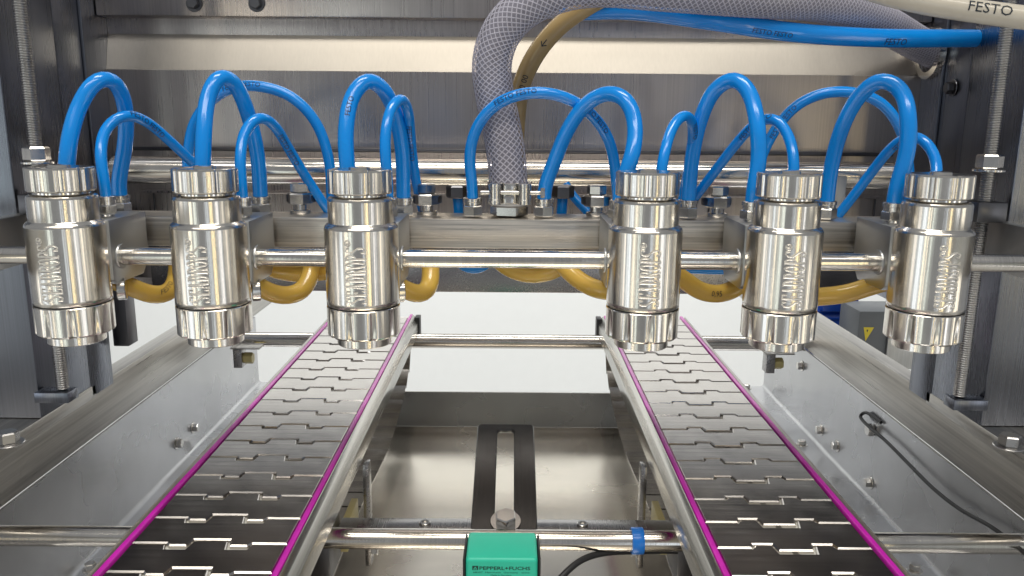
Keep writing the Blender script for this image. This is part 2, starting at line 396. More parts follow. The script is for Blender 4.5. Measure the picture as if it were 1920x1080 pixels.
# ------------------------------------------------------------------ drip pan between the conveyors
pan = empty('drip_pan', (0, 0.8, -0.45))
def PN(o): o.parent = pan; o.matrix_parent_inverse = Matrix.Translation((0, -0.8, 0.45)); return o
PN(extrude_poly('pan_floor', [(0.30, -0.4700), (1.180, -0.4700), (1.180, -0.4725), (0.30, -0.4725)], 'x', -0.1995, 0.1995, 'pan', None, 0.0))
PN(extrude_poly('pan_rear_wall', [(1.181, -0.4700), (1.186, -0.4155), (1.189, -0.4155), (1.184, -0.4725)], 'x', -0.198, 0.198, 'panwall', None, 0.0))
tag(pan, 'wide bare stainless drip pan lying low between the two conveyors', 'drip pan')

# ------------------------------------------------------------------ conveyors
BZ = -0.304; PITCHC = 0.0381; BW = 0.1145
def seam(frac_zones, W, kind):
    pass
def slat_outline(hi_center):
    """top outline of one slat, x across (-W/2..W/2), y along (0 = near seam line, PITCH = far seam line)"""
    W = BW-0.001
    z = [(0.0, 0.225, 0), (0.245, 0.365, 1), (0.385, 0.615, 2), (0.635, 0.755, 1), (0.775, 1.0, 0)]
    def lev(k, edge):
        # edge 'near': this slat is the far one at that seam; 'far': it is the near one
        if k == 0: return 0.0009 if edge == 'near' else -0.0009
        low = (k == 1) if hi_center else (k == 2)
        if low: return -0.0024 if edge == 'near' else -0.0072
        return 0.0062 if edge == 'near' else 0.0040
    near = []; far = []
    for a, b, k in z:
        da = 0.0006 if 0 < a else 0
        # the tongues are narrower than the notches that take them
        for edge, arr in (('near', near), ('far', far)):
            y = lev(k, edge)+(0 if edge == 'near' else PITCHC)
            g = 0.0
            if k: g = -0.0004 if (y-(0 if edge == 'near' else PITCHC)) < 0 and edge == 'near' else (-0.0004 if edge == 'far' and lev(k, edge) > 0 else 0.0004)
            arr.append((-W/2+a*W-g, y)); arr.append((-W/2+b*W+g, y))
    return near+far[::-1]
def slat_mesh(hi_center):
    bm = bmesh.new(); pts = slat_outline(hi_center)
    vs = [bm.verts.new((x, y, 0.0)) for x, y in pts]; fa = bm.faces.new(vs)
    ex = bmesh.ops.extrude_face_region(bm, geom=[fa])
    bmesh.ops.translate(bm, vec=(0, 0, -0.003), verts=[v for v in ex['geom'] if isinstance(v, bmesh.types.BMVert)])
    bmesh.ops.recalc_face_normals(bm, faces=bm.faces[:])
    top = [e for e in bm.edges if all(abs(v.co.z) < 1e-6 for v in e.verts)]
    bmesh.ops.bevel(bm, geom=top, offset=0.0011, segments=1, affect='EDGES', profile=0.5)
    me = bpy.data.meshes.new('slat'); bm.to_mesh(me); bm.free()
    me.polygons.foreach_set('use_smooth', [True]*len(me.polygons)); me.set_sharp_from_angle(angle=math.radians(15))
    me.materials.append(M['slat']); return me
def conveyor(xc, inner, hi_center, label):
    c = empty('slat_conveyor', (xc, 0, BZ)); tag(c, label, 'conveyor', 'pair of slat chain conveyors')
    def add(o): o.parent = c; return o
    me = slat_mesh(hi_center)
    ph = 1.626*0.304-PITCHC*4
    n = int((1.235-ph)/PITCHC)
    for i in range(n):
        o = bpy.data.objects.new('slat', me); COL.objects.link(o); o.parent = c
        o.location = (random.uniform(-.0002, .0002), ph+i*PITCHC, random.uniform(-.00015, .00015))
        o.rotation_euler = (random.uniform(-.0035, .0035), random.uniform(-.002, .002), 0)
    y0, y1 = 0.34, 1.235
    for s in (-1, 1):
        add(box('gap_glint_strip', (s*0.002, y0, -0.012), (s*0.0555, y1, -0.0034), 'gap_white'))  # pale strips added under the slats so the gaps look bright
        xo = s*(BW/2+0.0006)
        add(box('guide_strip', (xo, y0, -0.010), (xo+s*0.0044, y1, 0.0012), 'magenta', None, 0.0008))
        xr = xo+s*0.0047
        rail = add(extrude_poly('rail_profile', [(xr, 0.0006), (xr+s*0.002, 0.0024), (xr+s*0.0055, -0.0012), (xr+s*0.0100, -0.0090), (xr+s*0.0100, -0.0270), (xr+s*0.0084, -0.0270), (xr+s*0.0084, -0.0100), (xr, -0.008)], 'y', y0, y1-0.01, 'guide_rail' if s == inner else 'rail', None, 0.0005))
    # chain pins seen from below and the returning strand
    pts = [(1.245, -0.025), (1.25, -0.055), (1.215, -0.088), (1.13, -0.115), (1.03, -0.127), (0.93, -0.124), (0.84, -0.115), (0.74, -0.112), (0.55, -0.112)]
    path = spline([(0, y, z) for y, z in pts], 0.002); T, N, L = frames(path); s = 0.0; k = 0
    for i, p in enumerate(path):
        if L[i] >= k*PITCHC and i < len(path)-1:
            o = bpy.data.objects.new('return_slat', me); COL.objects.link(o); o.parent = c; o.location = p
            t = T[i]; o.rotation_euler = (math.atan2(t.z, t.y), 0, 0); k += 1
    # hangers and guide blocks under the inner rail
    xin = inner*(BW/2+0.012)
    for yy in (0.74,):
        h = add(box('hanger', (xin+inner*0.004, yy-0.004, -0.140), (xin+inner*0.010, yy+0.010, -0.030), 'bracket'))
        bolt('bolt', (xin+inner*0.0100, yy+0.003, -0.126), (inner, 0, 0), 0.0052, 'fit', h)
    add(box('guide_block', (xin-inner*0.050, 0.655, -0.108), (xin-inner*0.012, 0.70, -0.060), 'darkmetal'))
    add(box('guide_block', (xin-inner*0.010, 0.690, -0.098), (xin-inner*0.003, 0.745, -0.070), 'yellowwear'))
    add(box('support_foot', (xin-inner*0.052, 0.56, -0.118), (xin-inner*0.016, 0.598, -0.080), 'darkmetal'))
    add(box('end_cap', (xin-inner*0.002, 1.215, -0.036), (xin+inner*0.006, 1.236, 0.000), 'black'))
    return c
XL, XR = -0.2195, 0.2085
conveyor(XL, 1, True, 'slat chain conveyor with magenta edges under the left three nozzles')
conveyor(XR, -1, False, 'slat chain conveyor with magenta edges under the right three nozzles')

# ------------------------------------------------------------------ cross rods
q0 = P(960, 1012, 0.643); RZ = q0.z
o = rod('cross_rod', (-0.4535, 0.643, RZ), (0.4535, 0.643, RZ), 0.0090, 'rod'); tag(o, 'thick polished steel cross rod running behind the teal sensor', 'rod', 'cross rods under the conveyors')
q1 = P(960, 640, 1.20)
o = rod('cross_rod', (-0.452, 1.20, q1.z), (0.452, 1.20, q1.z), 0.0115, 'rod'); tag(o, 'far polished steel cross rod in front of the white wall', 'rod', 'cross rods under the conveyors')
for (x, y, t) in ((455, 671, 'left'), (1447, 681, 'right')):
    q = P(x, y, 1.16)
    b_ = empty('rod_bracket', q); tag(b_, 'dark clamp bracket under the far cross rod on the %s side' % t, 'bracket', 'far rod clamp brackets')
    box('clamp', (-0.011, -0.010, -0.013), (0.002, 0.010, 0.016), 'bracket', b_); hexnut('nut', 0.009, 0.014, 'yellowwear', b_, (0.002, 0, 0.000), (1, 0, 0)); box('plate', (-0.014, -0.012, 0.0165), (0.030, 0.012, 0.019), 'rail', b_)

# ------------------------------------------------------------------ nozzle rod, arms, threaded rods
NY = 0.590
RODY, RODZ = 0.617, P(960, 486, 0.617).z
o = rod('nozzle_rod', (-0.52, RODY, RODZ), (0.52, RODY, RODZ), 0.0070, 'rod'); tag(o, 'slim polished rod carrying all six filling nozzles', 'rod')
for s, t in ((-1, 'left'), (1, 'right')):
    a = empty('lift_arm', (s*0.43, 0.70, -0.12)); tag(a, 'grey steel lifting arm beside the %s threaded spindle' % t, 'lifting arm', 'lifting arms')
    def A(o): o.parent = a; o.matrix_parent_inverse = Matrix.Translation((-s*0.43, -0.70, 0.12)); return o
    A(box('arm_plate', (s*0.4235, 0.36, -0.1255), (s*0.4345, 0.785, -0.0835), 'block'))
    A(box('lug', (s*0.398, 0.684, -0.083), (s*0.4234, 0.716, -0.066), 'darkmetal'))
    t_ = empty('threaded_spindle', (s*0.412, 0.70, -0.245)); tag(t_, 'vertical threaded spindle with hex nut along the %s column' % t, 'threaded rod', 'threaded spindles')
    box('bearing_lug', (-0.009 if s > 0 else -0.0222, -0.009, -0.011), (0.0222 if s > 0 else 0.009, 0.009, -0.001), 'column', t_)
    prof = []; z = 0.0; pt = 0.0021
    while z < 0.62:
        prof += [(0.0044, z), (0.0056, z+pt*0.45), (0.0056, z+pt*0.55)]; z += pt
    lathe('thread', prof, 'thread', t_, 20, sharp=20)
    zn = P(1850, 318, 0.69).z+0.245
    hexnut('nut', 0.0108, 0.0125, 'fit', t_, (0, 0, zn), None, phase=0.1)
    lathe('washer', [(0.0125, 0), (0.013, 0.0004), (0.013, 0.0018), (0.0125, 0.0022)], 'fit', t_, 32, (0, 0, zn-0.0024))

# ------------------------------------------------------------------ nozzles
import numpy as np
# serif lettering as capsule strokes, millimetres; each letter in a 4.6 x 14.5 box
def arc(cx, cy, rx, ry, a0, a1, n=14):
    return [(cx+rx*math.cos(math.radians(a0+(a1-a0)*i/n)), cy+ry*math.sin(math.radians(a0+(a1-a0)*i/n))) for i in range(n+1)]
Hc, Wc = 15.0, 4.1
TK, TN = 0.56, 0.28
def serif(x, y, w=0.9): return ([(x-w, y), (x+w, y)], TN)
def glyph(c):
    h, w = Hc, Wc
    if c == 'S':
        top = arc(w/2, h*0.765, w*0.42, h*0.215, 20, 180); bot = arc(w/2, h*0.235, w*0.42, h*0.215, 0, -160)
        mid = [(w*0.08, h*0.765), (w*0.16, h*0.62), (w*0.5, h*0.5), (w*0.84, h*0.38), (w*0.92, h*0.235)]
        return [(top, TN+.08), (bot, TN+.08), (mid, TK), ([(w*0.92, h*0.98), (w*0.90, h*0.80)], TN), ([(w*0.08, h*0.02), (w*0.10, h*0.2)], TN)]
    if c == 'E':
        return [([(w*.24, 0.3), (w*.24, h-.3)], TK), ([(0.1, h-.2), (w*.92, h-.2)], TN), ([(0.1, .2), (w*.94, .2)], TN), ([(w*.24, h*.52), (w*.72, h*.52)], TN),
                ([(w*.92, h-.2), (w*.92, h*.80)], TN), ([(w*.94, .2), (w*.96, h*.2)], TN), ([(w*.74, h*.43), (w*.74, h*.61)], TN)]
    if c == 'A':
        return [([(w*.12, .2), (w*.5, h-.2)], TN), ([(w*.5, h-.2), (w*.86, .2)], TK), ([(w*.24, h*.32), (w*.74, h*.32)], TN), serif(w*.12, .2, .7), serif(w*.88, .2, .7)]
    if c == 'D':
        return [([(w*.24, .3), (w*.24, h-.3)], TK), ([(.1, h-.2), (w*.5, h-.2)], TN), ([(.1, .2), (w*.5, .2)], TN), (arc(w*.45, h/2, w*.46, h/2-.3, -90, 90, 22), TK-.08)]
    if c in 'RP':
        g = [([(w*.24, .3), (w*.24, h-.3)], TK), ([(.1, h-.2), (w*.5, h-.2)], TN), serif(w*.24, .2, .95), (arc(w*.45, h*.74, w*.42, h*.245, -90, 90, 18), TK-.08), ([(w*.24, h*.495), (w*.45, h*.495)], TN)]
        if c == 'R': g += [([(w*.5, h*.49), (w*.74, h*.32), (w*.84, .5), (w*1.0, .2)], TK-.1)]
        return g
    if c == 'O':
        return [(arc(w/2, h/2, w*.42, h/2-.2, 0, 360, 36), TN+.14), ([(w*.08, h*.3), (w*.08, h*.7)], TK-.1), ([(w*.92, h*.3), (w*.92, h*.7)], TK-.1)]
def text_sdf(X, Yh):
    """X: along the word in mm, Yh: up the letters in mm -> signed distance to the strokes"""
    D = np.full(X.shape, 9.0); pen = 0.0
    strokes = []
    for c in 'SEADROPS':
        for poly, r in glyph(c): strokes.append(([(a+pen, b) for a, b in poly], r))
        pen += 5.25
    cx, cy, R = pen+1.9, Hc-2.0, 2.1
    strokes.append((arc(cx, cy, R, R, 0, 360, 24), 0.26))
    strokes += [([(cx-.7, cy-1.1), (cx-.7, cy+1.1)], .24), (arc(cx-.4, cy+.5, .8, .6, -90, 90, 8), .2), ([(cx-.3, cy-.1), (cx+.7, cy-1.1)], .24)]
    for poly, r in strokes:
        for (x0, y0), (x1, y1) in zip(poly[:-1], poly[1:]):
            dx, dy = x1-x0, y1-y0; l2 = dx*dx+dy*dy+1e-9
            t = np.clip(((X-x0)*dx+(Yh-y0)*dy)/l2, 0, 1)
            D = np.minimum(D, np.hypot(X-x0-t*dx, Yh-y0-t*dy)-r)
    return D
ZB = P(1207, 661, 0.57).z           # underside of the outlet
RB = 0.0272
z_sh = P(1207, 437, NY-RB).z-ZB; z_bt = P(1207, 588, NY-RB).z-ZB
z_ct = P(1207, 325, NY-.022).z-ZB; z_cb = P(1207, 372, NY-.022).z-ZB
def make_nozzle():
    t = empty('filling_nozzle', (0, 0, 0))
    # body with engraved word: fine front patch
    zt0, zt1 = z_bt+0.004, z_bt+0.004+0.0505
    a_in = np.linspace(-0.52, 0.52, 150); a_out = np.linspace(0.52, 2*PI-0.52, 90)[1:-1]
    A = np.concatenate([a_in, a_out]); n = len(A)
    zlow = [z_bt, z_bt+0.0004, zt0]; zt = list(np.linspace(zt0, zt1, 220)); zhigh = [zt1+0.001, z_sh-0.0012]
    Z = np.array(zlow+zt+zhigh)
    R = np.full((len(Z), n), RB); R[0] = RB-0.0006
    X = (Z[:, None]-(zt0+0.0012))*1000+0*A[None, :]; Yh = (-A[None, :]*RB*1000+Hc/2)+0*Z[:, None]
    inside = (np.abs(np.where(A > PI, A-2*PI, A)) < 0.5)[None, :]
    D = text_sdf(X, Yh); dep = np.clip((0.10-D)/0.34, 0, 1)*0.00045
    R = R-np.where(inside, dep, 0)
    v = np.stack([R*np.sin(A), -R*np.cos(A), np.repeat(Z[:, None], n, 1)], -1).reshape(-1, 3).tolist(); f = []
    for i in range(len(Z)-1):
        for k in range(n):
            k2 = (k+1) % n; f.append((i*n+k, i*n+k2, (i+1)*n+k2, (i+1)*n+k))
    body = mesh('body', v, f, 'turned', t, True, 60)
    body.data.materials.append(M['etched'])
    fl_ = np.where(inside, dep, 0).reshape(-1)
    body.data.polygons.foreach_set('material_index', [1 if sum(fl_[q] for q in p) > 4*0.00026 else 0 for p in f])
    RU = 0.0240
    lathe('upper_body', [(RB, z_sh-.0012), (RB-.0004, z_sh+.0002), (RB-.0016, z_sh+.0018), (RU+.0005, z_sh+.0024), (RU, z_sh+.003), (RU, z_sh+.0036), (RU, z_cb-.0052), (RU, z_cb-.0046), (RU-.0008, z_cb-.0030), (RU-.0022, z_cb-.0021), (RU-.0034, z_cb-.0017)], 'turned', t, 160, sharp=28)
    lathe('neck', [(0.0208, z_cb-.0019), (0.0192, z_cb-.0016), (0.0192, z_cb+.001)], 'polished', t, 64)
    # fluted top cap
    RC = 0.0232; h = z_ct-z_cb
    def cap_r(a, i, r):
        g = max(0.0, math.cos(9*a+0.5))**5
        w = (0, .9, 1, 1, 1, 1, 1, 1, .9, 0)[min(i, 9)] if r > 0.02 else 0
        return r-0.0012*g*w
    cp = [(RC-.006, z_cb), (RC-.0010, z_cb), (RC-.0003, z_cb+.0004), (RC, z_cb+.0011), (RC, z_cb+.0016), (RC, z_ct-.0018), (RC, z_ct-.0013), (RC-.0003, z_ct-.0004), (RC-.0010, z_ct), (RC-.0045, z_ct), (0.0165, z_ct-.0006), (0.008, z_ct-.0006), (0.0075, z_ct+.0014), (0.0060, z_ct+.0018)]
    cap = lathe('top_cap', cp, 'turned', t, 180, rfun=cap_r, sharp=25)
    # lower knob with flutes that break through its bottom edge
    RK = 0.0273; z0 = P(1207, 645, NY-.025).z-ZB; z1 = z_bt-0.0009
    def knob_r(a, i, r):
        g = max(0.0, math.cos(10*a+0.3))**5
        w = (0, .9, 1, 1, 1, 1, 0.6, 0, 0)[min(i, 8)] if r > 0.022 else 0
        return r-0.0021*g*w
    kp = [(0.0195, z0), (RK-.0012, z0), (RK-.0010, z0+.0002), (RK-.0001, z0+.0012), (RK, z0+.0014), (RK, z0+.002), (RK, z1-.0042), (RK, z1-.0006), (RK-.0006, z1)]
    lathe('lower_knob', kp, 'turned', t, 180, rfun=knob_r, sharp=25)
    lathe('gap_ring', [(RB-.0016, z1-.0002), (RB-.0014, z1+.0005), (RB-.0016, z_bt+.0006)], 'black', t, 64)  # black ring in the gap between body and knob
    lathe('outlet', [(0.0085, 0.0002), (0.0085, 0.0010), (0.0165, 0.0004), (0.0196, 0.0004), (0.0203, 0.0010), (0.0203, 0.0014), (0.0203, z0+.0004)], 'turned', t, 80, sharp=20)
    lathe('drip_tip', [(0.003, -.0035), (0.0046, -.0030), (0.0062, 0.0), (0.0062, 0.0028)], 'polished', t, 40)
    # clamp block behind the body
    zb0, zb1 = -0.127-ZB, -0.0765-ZB
    yb = 0.664-NY
    pts = [(0.012, zb0+.004), (0.012, zb1), (yb, zb1), (yb, zb0+.012), (yb-.012, zb0), (0.018, zb0)]
    extrude_poly('clamp_block', pts, 'x', -0.0262, 0.0262, 'block', t, 0.0008)
    lathe('rod_bush', [(0.0073, 0), (0.0095, 0), (0.0098, 0.0005), (0.0098, 0.0545), (0.0095, 0.055), (0.0073, 0.055)], 'block', t, 40, (-0.0275, RODY-NY, RODZ-ZB), (1, 0, 0))
    for dx, r in ((-0.0150, 0.0090), (0.0150, 0.0072)):
        ft = hexnut('fitting', r*1.05, 0.0075, 'fit', t, (dx, 0.034, zb1+.002), None, phase=0.35)
        lathe('collar', [(r*.62, 0), (r*.86, 0.0), (r*.86, 0.0032), (r*.95, 0.0036), (r*.95, 0.0065), (r*.80, 0.0072), (r*.7, 0.0072)], 'fit', ft, 32, (dx, 0.034, zb1+.0092))
        lathe('stem', [(r*.7, 0), (r*.7, .0024)], 'fit', ft, 24, (dx, 0.034, zb1))
    # side outlet stub for the amber tube
    lathe('tube_stub', [(0.0085, 0), (0.0092, 0.0006), (0.0092, 0.006), (0.0085, 0.0066)], 'fit', t, 32, (0.0200, 0.028, zb0-0.0060), (1, 0.35, 0))
    return t
def copy_tree(o, parent=None):
    c = o.copy(); COL.objects.link(c); c.parent = parent
    for ch in list(o.children): copy_tree(ch, c)
    return c
noz0 = make_nozzle()
NX = [P(x, 510, NY).x for x in (132, 397, 680, 1207, 1466, 1742)]
nl = ['steel filling nozzle engraved with vertical lettering, leftmost of the six',
      'steel filling nozzle engraved with vertical lettering, second from the left',
      'steel filling nozzle over the left conveyor belt, third from the left',
      'steel filling nozzle just right of the clear hose, over the right belt',
      'steel filling nozzle with vertical lettering, second from the right',
      'steel filling nozzle engraved with vertical lettering, rightmost of the six']
for i, x in enumerate(NX):
    t = noz0 if i == 0 else copy_tree(noz0)
    for c_ in t.children:
        if c_.name.split('.')[0] in ('top_cap', 'lower_knob'): c_.rotation_euler.z = random.uniform(0, 6)
    t.location = (x, NY, ZB); tag(t, nl[i], 'nozzle', 'engraved filling nozzles')

# ------------------------------------------------------------------ manifold bar
MT = -0.0815
mf = empty('manifold_bar', (0, 0.685, -0.106)); tag(mf, 'brushed steel square manifold bar with hose fittings along its top', 'manifold')
def MF(o): o.parent = mf; o.matrix_parent_inverse = Matrix.Translation((0, -0.685, 0.106)); return o
MF(box('bar', (P(190, 440, .67).x, 0.668, -0.1065), (P(1705, 440, .67).x, 0.712, MT), 'bar'))
def bar_fit(x, Y=0.682, r=0.0088):
    q = P(x, 395, Y)
    ft = MF(hexnut('fitting', r, 0.0095, 'fit', None, (q.x, Y, MT+.001), None, phase=random.random()))
    c = lathe('collar', [(r*.6, 0), (r*.85, 0), (r*.85, 0.0025), (r*.93, 0.003), (r*.93, 0.0055), (r*.75, 0.0062)], 'fit', ft, 32, (q.x, Y, MT+.0105))
    return Vector((q.x, Y, MT+0.014))
def union(x, Y=0.70):
    q = P(x, 395, Y); L = (q.x, Y, MT)
    u = MF(lathe('check_valve', [(0.0085, 0), (0.009, 0.0008), (0.009, 0.003), (0.0058, 0.0036), (0.0058, 0.0082)], 'fit', None, 32, L))
    hexnut('union_nut', 0.0112, 0.0100, 'fit', u, (L[0], L[1], MT+.0080), None, phase=0.5)
    hexnut('union_nut', 0.0086, 0.0085, 'fit', u, (L[0], L[1], MT+.0183), None, phase=0.2)
    lathe('knurl', [(0.0125, 0), (0.0130, .001), (0.0130, .006), (0.0125, .007)], 'darkmetal', u, 24, (L[0], L[1]+0.006, MT+.0095))
for x in (563, 800, 1118, 1345): union(x)
BF = {x: bar_fit(x) for x in (227, 490, 757, 886, 1020, 1290, 1549)}
for x in (858, 1055):
    q = P(x, 371, 0.735); MF(hexnut('rear_fitting', 0.0105, 0.0115, 'darkmetal', None, (q.x, 0.735, q.z), None))

# rear pipe
q = P(960, 324, 0.80)
rp = empty('rear_pipe', (0, 0.80, q.z)); tag(rp, 'thick polished pipe running across behind the blue hoses', 'pipe')
xl, xr = P(215, 315, .80).x, P(1672, 330, .80).x
v, f = lathe_vf([(0.0130, 0), (0.0135, 0.0006), (0.0135, xr-xl)], 56)
mesh('pipe', xf(v, (xl, 0, 0), (1, 0, 0)), f, 'rod', rp, True)
lathe('end_cap', [(0.0138, 0), (0.0142, .0005), (0.0142, .005), (0.0138, .0055)], 'darkmetal', rp, 56, (xr, 0, 0), (1, 0, 0))
lathe('spigot', [(0.0075, 0), (0.008, .0004), (0.008, .008)], 'bar', rp, 32, (xl-.0085, 0, 0), (1, 0, 0))
qq = P(1568, 360, 0.775)
box('pipe_bracket', (qq.x-.013, -0.024, -0.045), (qq.x+.010, -0.017, 0.001), 'block', rp)
qq = P(365, 360, 0.775)
box('pipe_bracket', (qq.x-.010, -0.024, -0.045), (qq.x+.010, -0.017, 0.001), 'block', rp)

# ------------------------------------------------------------------ hoses
def hose(label, r, pts, mat='blue', name='pneumatic_hose', group='blue pneumatic hoses', cat='hose', prints=()):
    root, path = tube(name, pts, r, mat)
    tag(root, label, cat, group)
    for (txt, frac, size, side, ink, flip) in prints:
        T, N, L = frames(path); hose_print(path, r, txt, L[-1]*frac, size, side, ink, root, flip)
    return root
def nz(i, big):     # top of a nozzle's fitting
    return Vector((NX[i]+(-0.0150 if big else 0.0150), NY+0.034, -0.0765+0.0135))
def route(a, px, b):
    return ([a, a+Vector((0, 0, 0.012))] if a is not None else [])+[P(*p) for p in px]+([b+Vector((0, 0, 0.012)), b] if b is not None else [])
RBG, RSM, RMD = 0.0062, 0.0043, 0.0048
FS = 'FESTO'
up_s = (0.1, -1, 0.15)
hose('big blue hose looping over the leftmost nozzle', RBG, route(nz(0, 1), [(130, 262, .628), (150, 195, .640), (182, 148, .648), (212, 148, .660), (232, 185, .672), (236, 260, .680)], BF[227]))
hose('small blue hose arching from the leftmost nozzle toward the second', RSM, route(nz(0, 0), [(188, 290, .628), (200, 237, .642), (234, 214, .652), (272, 226, .668), (320, 266, .688), (372, 315, .705), (410, 352, .715), (428, 385, .72)], None), prints=[(FS+' '+FS, .40, .0058, (0, -1, .35), 'inkblue', False)])
hose('big blue hose looping tall over the second nozzle from the left', RBG, route(nz(1, 1), [(382, 250, .630), (390, 180, .643), (410, 141, .651), (436, 150, .662), (464, 210, .674), (483, 290, .681)], BF[490]))
hose('wide blue arch hose between the second and third nozzles', RMD, [P(352, 400, .735), P(352, 300, .735), P(362, 235, .735), P(395, 188, .732), P(440, 163, .73), P(490, 162, .728), P(545, 180, .728), P(592, 228, .73), P(617, 300, .732), P(622, 395, .735)], prints=[(FS+' '+FS, .42, .0058, (0, -1, .35), 'inkblue', False)])
hose('small blue hose slanting down right of the second nozzle', RSM, route(nz(1, 0), [(450, 300, .628), (460, 243, .641), (485, 218, .650), (512, 232, .664), (545, 285, .686), (580, 342, .70), (608, 384, .705)], P(625, 410, .715)-Vector((0, 0, .012))), prints=[(FS+' '+FS, .48, .0058, (0, -1, .35), 'inkblue', False)])
hose('big blue hose looping over the third nozzle from the left', RBG, route(nz(2, 1), [(648, 250, .630), (661, 178, .643), (688, 148, .651), (718, 165, .662), (742, 215, .673), (755, 290, .681)], BF[757]), prints=[(FS, .30, .0058, (0.2, -1, .2), 'inkblue', False)])
hose('small blue hose arching beside the third nozzle from the left', RSM, route(nz(2, 0), [(722, 255, .628), (735, 198, .641), (752, 182, .652), (765, 205, .668), (771, 270, .688), (780, 340, .70), (792, 392, .707)], None), prints=[(FS+' '+FS, .60, .0058, (0, -1, .35), 'inkblue', False)])
hose('wide blue arch hose crossing in front of the clear braided hose', RMD, route(BF[886], [(880, 290, .680), (897, 232, .675), (938, 190, .668), (1000, 173, .668), (1062, 183, .672), (1110, 215, .680), (1143, 265, .690), (1155, 330, .697), (1160, 395, .70)], None), prints=[(FS+' '+FS, .33, .0058, (0, -1, .35), 'inkblue', False), (FS+' '+FS, .60, .0058, (0, -1, .35), 'inkblue', False)])
hose('big blue hose rising right of the clear hose to the fourth nozzle', RBG, route(BF[1020], [(1037, 310, .680), (1062, 247, .675), (1098, 195, .668), (1140, 173, .658), (1176, 186, .646), (1191, 230, .640), (1186, 290, .627)], nz(3, 1)))
hose('small blue hose hooking beside the fourth nozzle', RSM, route(nz(3, 0), [(1245, 290, .628), (1262, 235, .642), (1283, 213, .652), (1297, 225, .664), (1299, 262, .676), (1290, 320, .688), (1278, 385, .697)], None), prints=[(FS, .55, .0058, (0.2, -1, .2), 'inkblue', False)])
hose('big blue hose looping tall left of the fifth nozzle', RBG, route(BF[1290], [(1297, 300, .680), (1313, 225, .674), (1342, 165, .666), (1378, 146, .655), (1405, 172, .644), (1420, 235, .630), (1423, 300, .627)], nz(4, 1)))
hose('small blue hose bending from the fifth nozzle down to the left', RSM, route(nz(4, 0), [(1488, 290, .630), (1474, 245, .643), (1450, 219, .652), (1420, 228, .664), (1380, 270, .680), (1340, 322, .692), (1303, 370, .70)], P(1288, 392, .708)-Vector((0, 0, .012))), prints=[(FS+' '+FS, .55, .0058, (0, -1, .35), 'inkblue', True)])
hose('wide blue arch hose between the fifth and rightmost nozzles', RMD, [P(1408, 400, .735), P(1420, 320, .735), P(1446, 255, .735), P(1490, 200, .732), P(1545, 174, .728), P(1605, 174, .726), P(1655, 195, .726), P(1690, 245, .728), P(1703, 310, .732), P(1705, 395, .735)], prints=[(FS+' '+FS, .24, .0058, (0, -1, .35), 'inkblue', False)])
hose('big blue hose looping left of the rightmost nozzle', RBG, route(BF[1549], [(1560, 305, .680), (1580, 235, .673), (1612, 178, .664), (1653, 147, .652), (1687, 164, .643), (1703, 215, .630), (1700, 290, .627)], nz(5, 1)))
hose('small blue hose bending behind the rightmost nozzle', RSM, route(nz(5, 0), [(1756, 300, .640), (1740, 268, .648), (1715, 253, .660), (1680, 268, .676), (1640, 315, .690), (1600, 368, .70), (1570, 405, .705)], None), prints=[(FS, .55, .0058, (0.2, -1, .2), 'inkblue', True)])
# thick overhead tubes
hose('thick blue tube running overhead at upper right into the column', 0.0082, [P(1050, 22, .73), P(1180, 19, .722), P(1330, 38, .712), P(1480, 60, .718), P(1640, 71, .745), P(1780, 72, .772), P(1830, 72, .785)], prints=[(FS, .72, .0085, (0, -1, -.5), 'inkblue', False), (FS+' '+FS, .40, .006, (0, -1, -.5), 'inkblue', False)])
hose('translucent tan tube curving up behind the clear braided hose', 0.0082, [P(968, 400, .755), P(966, 320, .75), P(968, 230, .745), P(978, 158, .738), P(1004, 102, .73), P(1045, 52, .725), P(1100, 12, .72), P(1180, -25, .715), P(1280, -60, .71)], 'tan', 'pneumatic_tube', 'thick tan tubes', prints=[('FE', .70, .0085, (0, -1, .2), 'ink', False), ('\u2190', .535, .010, (.1, -1, .1), 'ink', False), ('0 00', .40, .0075, (.1, -1, 0), 'ink', False)])
hose('thick cream tube crossing the top right corner', 0.0080, [P(1560, -45, .60), P(1640, -18, .60), P(1720, 3, .597), P(1810, 18, .592), P(1920, 33, .585), P(2050, 48, .578)], 'cream', 'pneumatic_tube', 'thick tan tubes', prints=[(FS, .525, .0105, (0, -1, .25), 'ink', False)])
# amber tubes under the rod
AG = 'amber tubes below the nozzle rod'; RA = 0.0076
hose('amber tube sagging between the leftmost and second nozzles', RA, [P(200, 522, .632), P(230, 530, .638), P(262, 546, .645), (P(296, 556, .655)), P(322, 545, .668), P(332, 515, .685), P(334, 480, .70)], 'amber', 'product_tube', AG, prints=[(FS, .42, .006, (0, -1, .4), 'ink', False)])
hose('amber tube with upturned end right of the second nozzle', RA, [P(462, 522, .632), P(492, 542, .640), P(530, 556, .650), P(562, 550, .660), P(580, 524, .672), P(586, 480, .69)], 'amber', 'product_tube', AG)
hose('amber tube dipping just behind the rod left of the third nozzle', RA, [P(480, 490, .70), P(520, 508, .70), P(570, 514, .695), P(630, 506, .69)], 'amber', 'product_tube', AG)
hose('amber tube hooking upward right of the third nozzle', RA, [P(736, 530, .632), P(762, 545, .640), P(788, 554, .648), P(806, 540, .658), P(808, 512, .668), P(806, 475, .68)], 'amber', 'product_tube', AG)
hose('amber tube arching low under the rod below the clear hose', RA, [P(925, 480, .70), P(950, 502, .70), P(990, 516, .698), P(1030, 512, .695), P(1066, 490, .69)], 'amber', 'product_tube', AG)
hose('amber tube slanting down to the left side of the fourth nozzle', RA, [P(1040, 480, .675), P(1062, 505, .668), P(1092, 530, .655), P(1125, 545, .642), P(1165, 546, .635)], 'amber', 'product_tube', AG)
